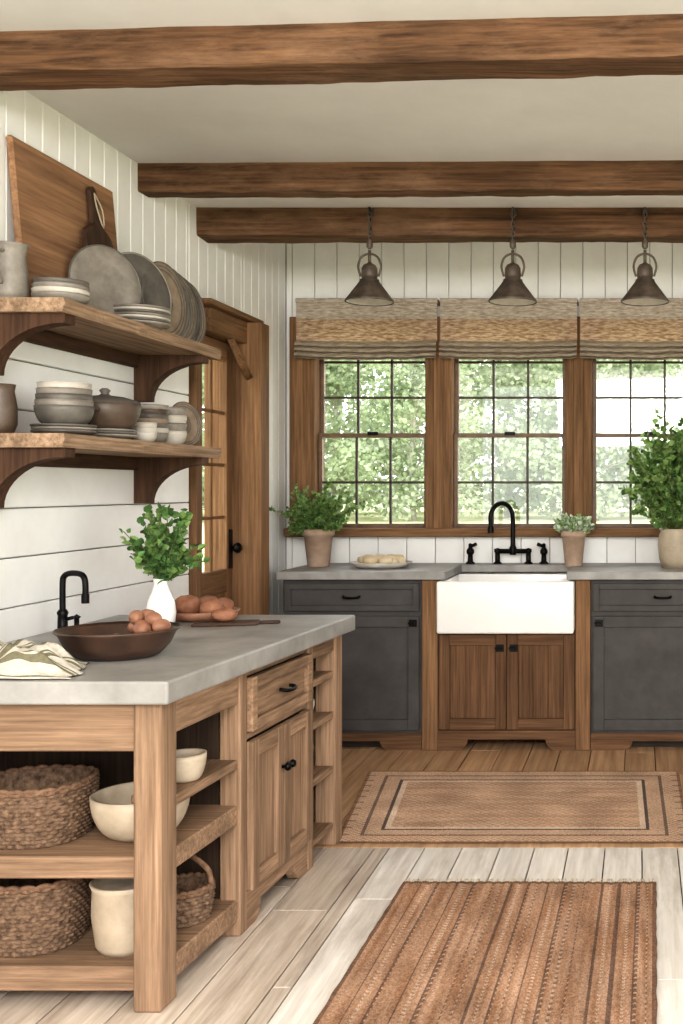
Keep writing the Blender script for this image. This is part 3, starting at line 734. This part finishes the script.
# ---------------------------------------------------------------- rugs
def mixc(a,c,t):
    t=max(0,min(1,t)); return tuple(a[i]*(1-t)+c[i]*t for i in range(3))
RD=lin('#50403a')[:3]; RB=lin('#82624c')[:3]; RT=lin('#9e806b')[:3]; RC=lin('#bba897')[:3]; RK=lin('#564b46')[:3]; RL=lin('#b2967f')[:3]
def npos(u,v,i,j):
    edge=.004*noise.noise(Vector((0,v*20,1))) if u in(0,1) else 0
    x=-.80+.845*u+edge+ .02*(v-.5); y=2.15+1.52*v+.004*noise.noise(Vector((u*20,0,4)))
    rib=.003*abs(sin(u*pi*28))
    return (x,y,.003+rib+(.002 if (i+j)%2 else 0)+.002*noise.noise(Vector((x*4,y*4,0)))+.001)
def ncol(u,v,i,j):
    s=(u*14)%1; g=int(u*14)
    c=mixc(RB,RT,.4+.9*noise.noise(Vector((u*40,v*5,0))))
    if g in (1,3,6,8,11,12):
        if s<.12 or s>.90: c=mixc(c,RD,.75)
        elif .42<s<.58 and (j//2)%2: c=mixc(c,RC,.4)
    elif s<.10: c=mixc(c,RD,.65) if (j//2)%3 else RT
    elif .45<s<.55 and g%2: c=mixc(c,RC,.35) if (j//3)%2 else mixc(c,RD,.5)
    if u<.015 or u>.985 or v>.988: c=mixc(RD,RB,.4)
    k=R.uniform(.7,1.22)*(1+.3*noise.noise(Vector((u*6,v*9,7)))); return tuple(q*k for q in c)
o=cmesh('braided_rug',190,310,npos,ncol)
def fpos(u,v,i,j):
    x0=-1.13-.13*v; x1=.19-.01*v
    return (x0+(x1-x0)*u,4.08+1.03*v+.003*noise.noise(Vector((u*20,0,4))),.003+(.002 if (i+j)%2 else 0)+.001)
def fcol(u,v,i,j):
    dx=min(u,1-u)*1.33; dy=min(v,1-v)*1.03; d=min(dx,dy)
    c=mixc(RT,RL,.5+1.0*noise.noise(Vector((u*6,v*30,2))))
    if d<.012: c=RB
    elif d<.08: c=RL if (i//3+j//3)%2 else RT
    elif d<.092: c=mixc(RK,RT,.25)
    elif d<.15: c=RT if (i//2+j//2)%2 else RL
    elif d<.166: c=RK
    elif d<.185: c=mixc(RL,RC,.5)
    else:
        if (i//4+j//4)%2: c=mixc(c,RB,.35)
    if dx<.04 and (int(v*60))%5==0: c=mixc(c,RK,.6)
    k=R.uniform(.8,1.18)*(1+.25*noise.noise(Vector((u*9,v*7,7)))); return tuple(q*k for q in c)
cmesh('woven_rug',300,220,fpos,fcol)
b=B('rug_fringe')
FR=pm('fringe','#c9b79c','#e0d2bb',rough=.9,bump=0)
for i in range(70):
    x=-.785+.83*i/69; a=R.uniform(-.01,.01); b.tube([(x,3.672,.006),(x+a*.5,3.69,.004),(x+a,3.705,.003)],.0022,FR,seg=4)
b.finish()
# ---------------------------------------------------------------- outside
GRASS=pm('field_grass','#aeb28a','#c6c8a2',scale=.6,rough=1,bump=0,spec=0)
TLEAF=pm('tree_leaf_hazed','#9aa98a','#b9c6a6',scale=1,rough=1,bump=0,island=.06,spec=0,translucent=.25)  # leaf colour paled to paint in distance haze
TBARK=pm('tree_bark_hazed','#b8b3a9','#c6c0b6',scale=6,rough=1,bump=0,spec=0)  # bark paled close to the leaves, haze painted into the colour
b=B('field'); b.box(-120,80,-30,200,-.5,-.35,GRASS,0); b.finish(origin=(0,0,-.5))
def tree_mesh():
    b=B('tree')
    b.tube([(0,0,0),(.1,.1,2.5),(-.1,0,5),(.1,0,7.5)],[.12,.09,.06,.03],TBARK,seg=7)
    cl=[]
    for i in range(46):
        a=R.uniform(0,2*pi); z=R.uniform(.4,9); r=R.uniform(.3,3.0)*(1-.05*abs(z-4)**1.1)
        c=Vector((r*cos(a),r*sin(a),z)); cl.append(c)
        b.tube([(0,0,max(.6,z-1.4)),(c.x*.5,c.y*.5,max(.6,z-.5)),tuple(c)],[.04,.025,.01],TBARK,seg=4)
    for c in cl:
        for k in range(110):
            q=Vector((R.gauss(0,.5),R.gauss(0,.5),R.gauss(0,.38)))
            p=c+q
            if p.z<.2: continue
            b.leaf(p,Vector((R.uniform(-1,1),R.uniform(-1,1),R.uniform(-1,.3))),.22,.10,TLEAF)
    return b.finish(origin=(0,0,0))
t0=tree_mesh()
pos=[(-22,54,1.3),(-16.5,60,1.45),(-11.5,56,1.25),(-7.5,62,1.5),(-3.2,57,1.3),(.6,61,1.4),(5,58,1.3),(-26,65,1.6),(-20,72,1.8),(-13,74,1.9),(-6,76,1.9),(0,73,1.8),(7,74,1.8),(-30,50,1.4),(-33,26,1.3),(-28,20,1.1),(-38,50,1.8),(-26,12,1.1)]
for i,(x,y,s) in enumerate(pos):
    o=t0 if i==0 else t0.copy()
    if i: o.name='tree'; bpy.context.scene.collection.objects.link(o)
    o.location=(x,y,-.345); o.scale=(s,s,s*.95); o.rotation_euler=(0,0,i*1.3)
# ---------------------------------------------------------------- light
w=bpy.data.worlds.new('world'); bpy.context.scene.world=w; w.use_nodes=True
bg=w.node_tree.nodes['Background']; bg.inputs[0].default_value=(.99,.99,.99,1); bg.inputs[1].default_value=3.3
def area(name,loc,tgt,sx,sy,e,col=(1,.95,.88)):
    l=bpy.data.lights.new(name,'AREA'); l.shape='RECTANGLE'; l.size=sx;l.size_y=sy;l.energy=e;l.color=col
    o=bpy.data.objects.new(name,l); o.location=loc; o.rotation_euler=(Vector(tgt)-Vector(loc)).to_track_quat('-Z','Y').to_euler(); bpy.context.scene.collection.objects.link(o)
area('added_fill_light',(-.2,-.6,2.3),(-1.0,4.2,.7),1.6,1.0,125,(1,.965,.925))  # added fill lamp out of view, brightens the room from behind the camera
# ---------------------------------------------------------------- camera
cam=bpy.data.cameras.new('camera'); co=bpy.data.objects.new('camera',cam); bpy.context.scene.collection.objects.link(co)
co.location=(0,0,1.32); co.rotation_euler=(radians(90),0,0)
cam.sensor_fit='VERTICAL'; cam.sensor_height=24; cam.lens=24*1100/1024
cam.shift_x=-(640-341.5)/1024; cam.shift_y=-(512-488)/1024
cam.clip_end=300
bpy.context.scene.camera=co
vs=bpy.context.scene.view_settings
vs.view_transform='Standard'
try: vs.look='Medium High Contrast'
except Exception as e: print('look',e)
vs.exposure=0.25
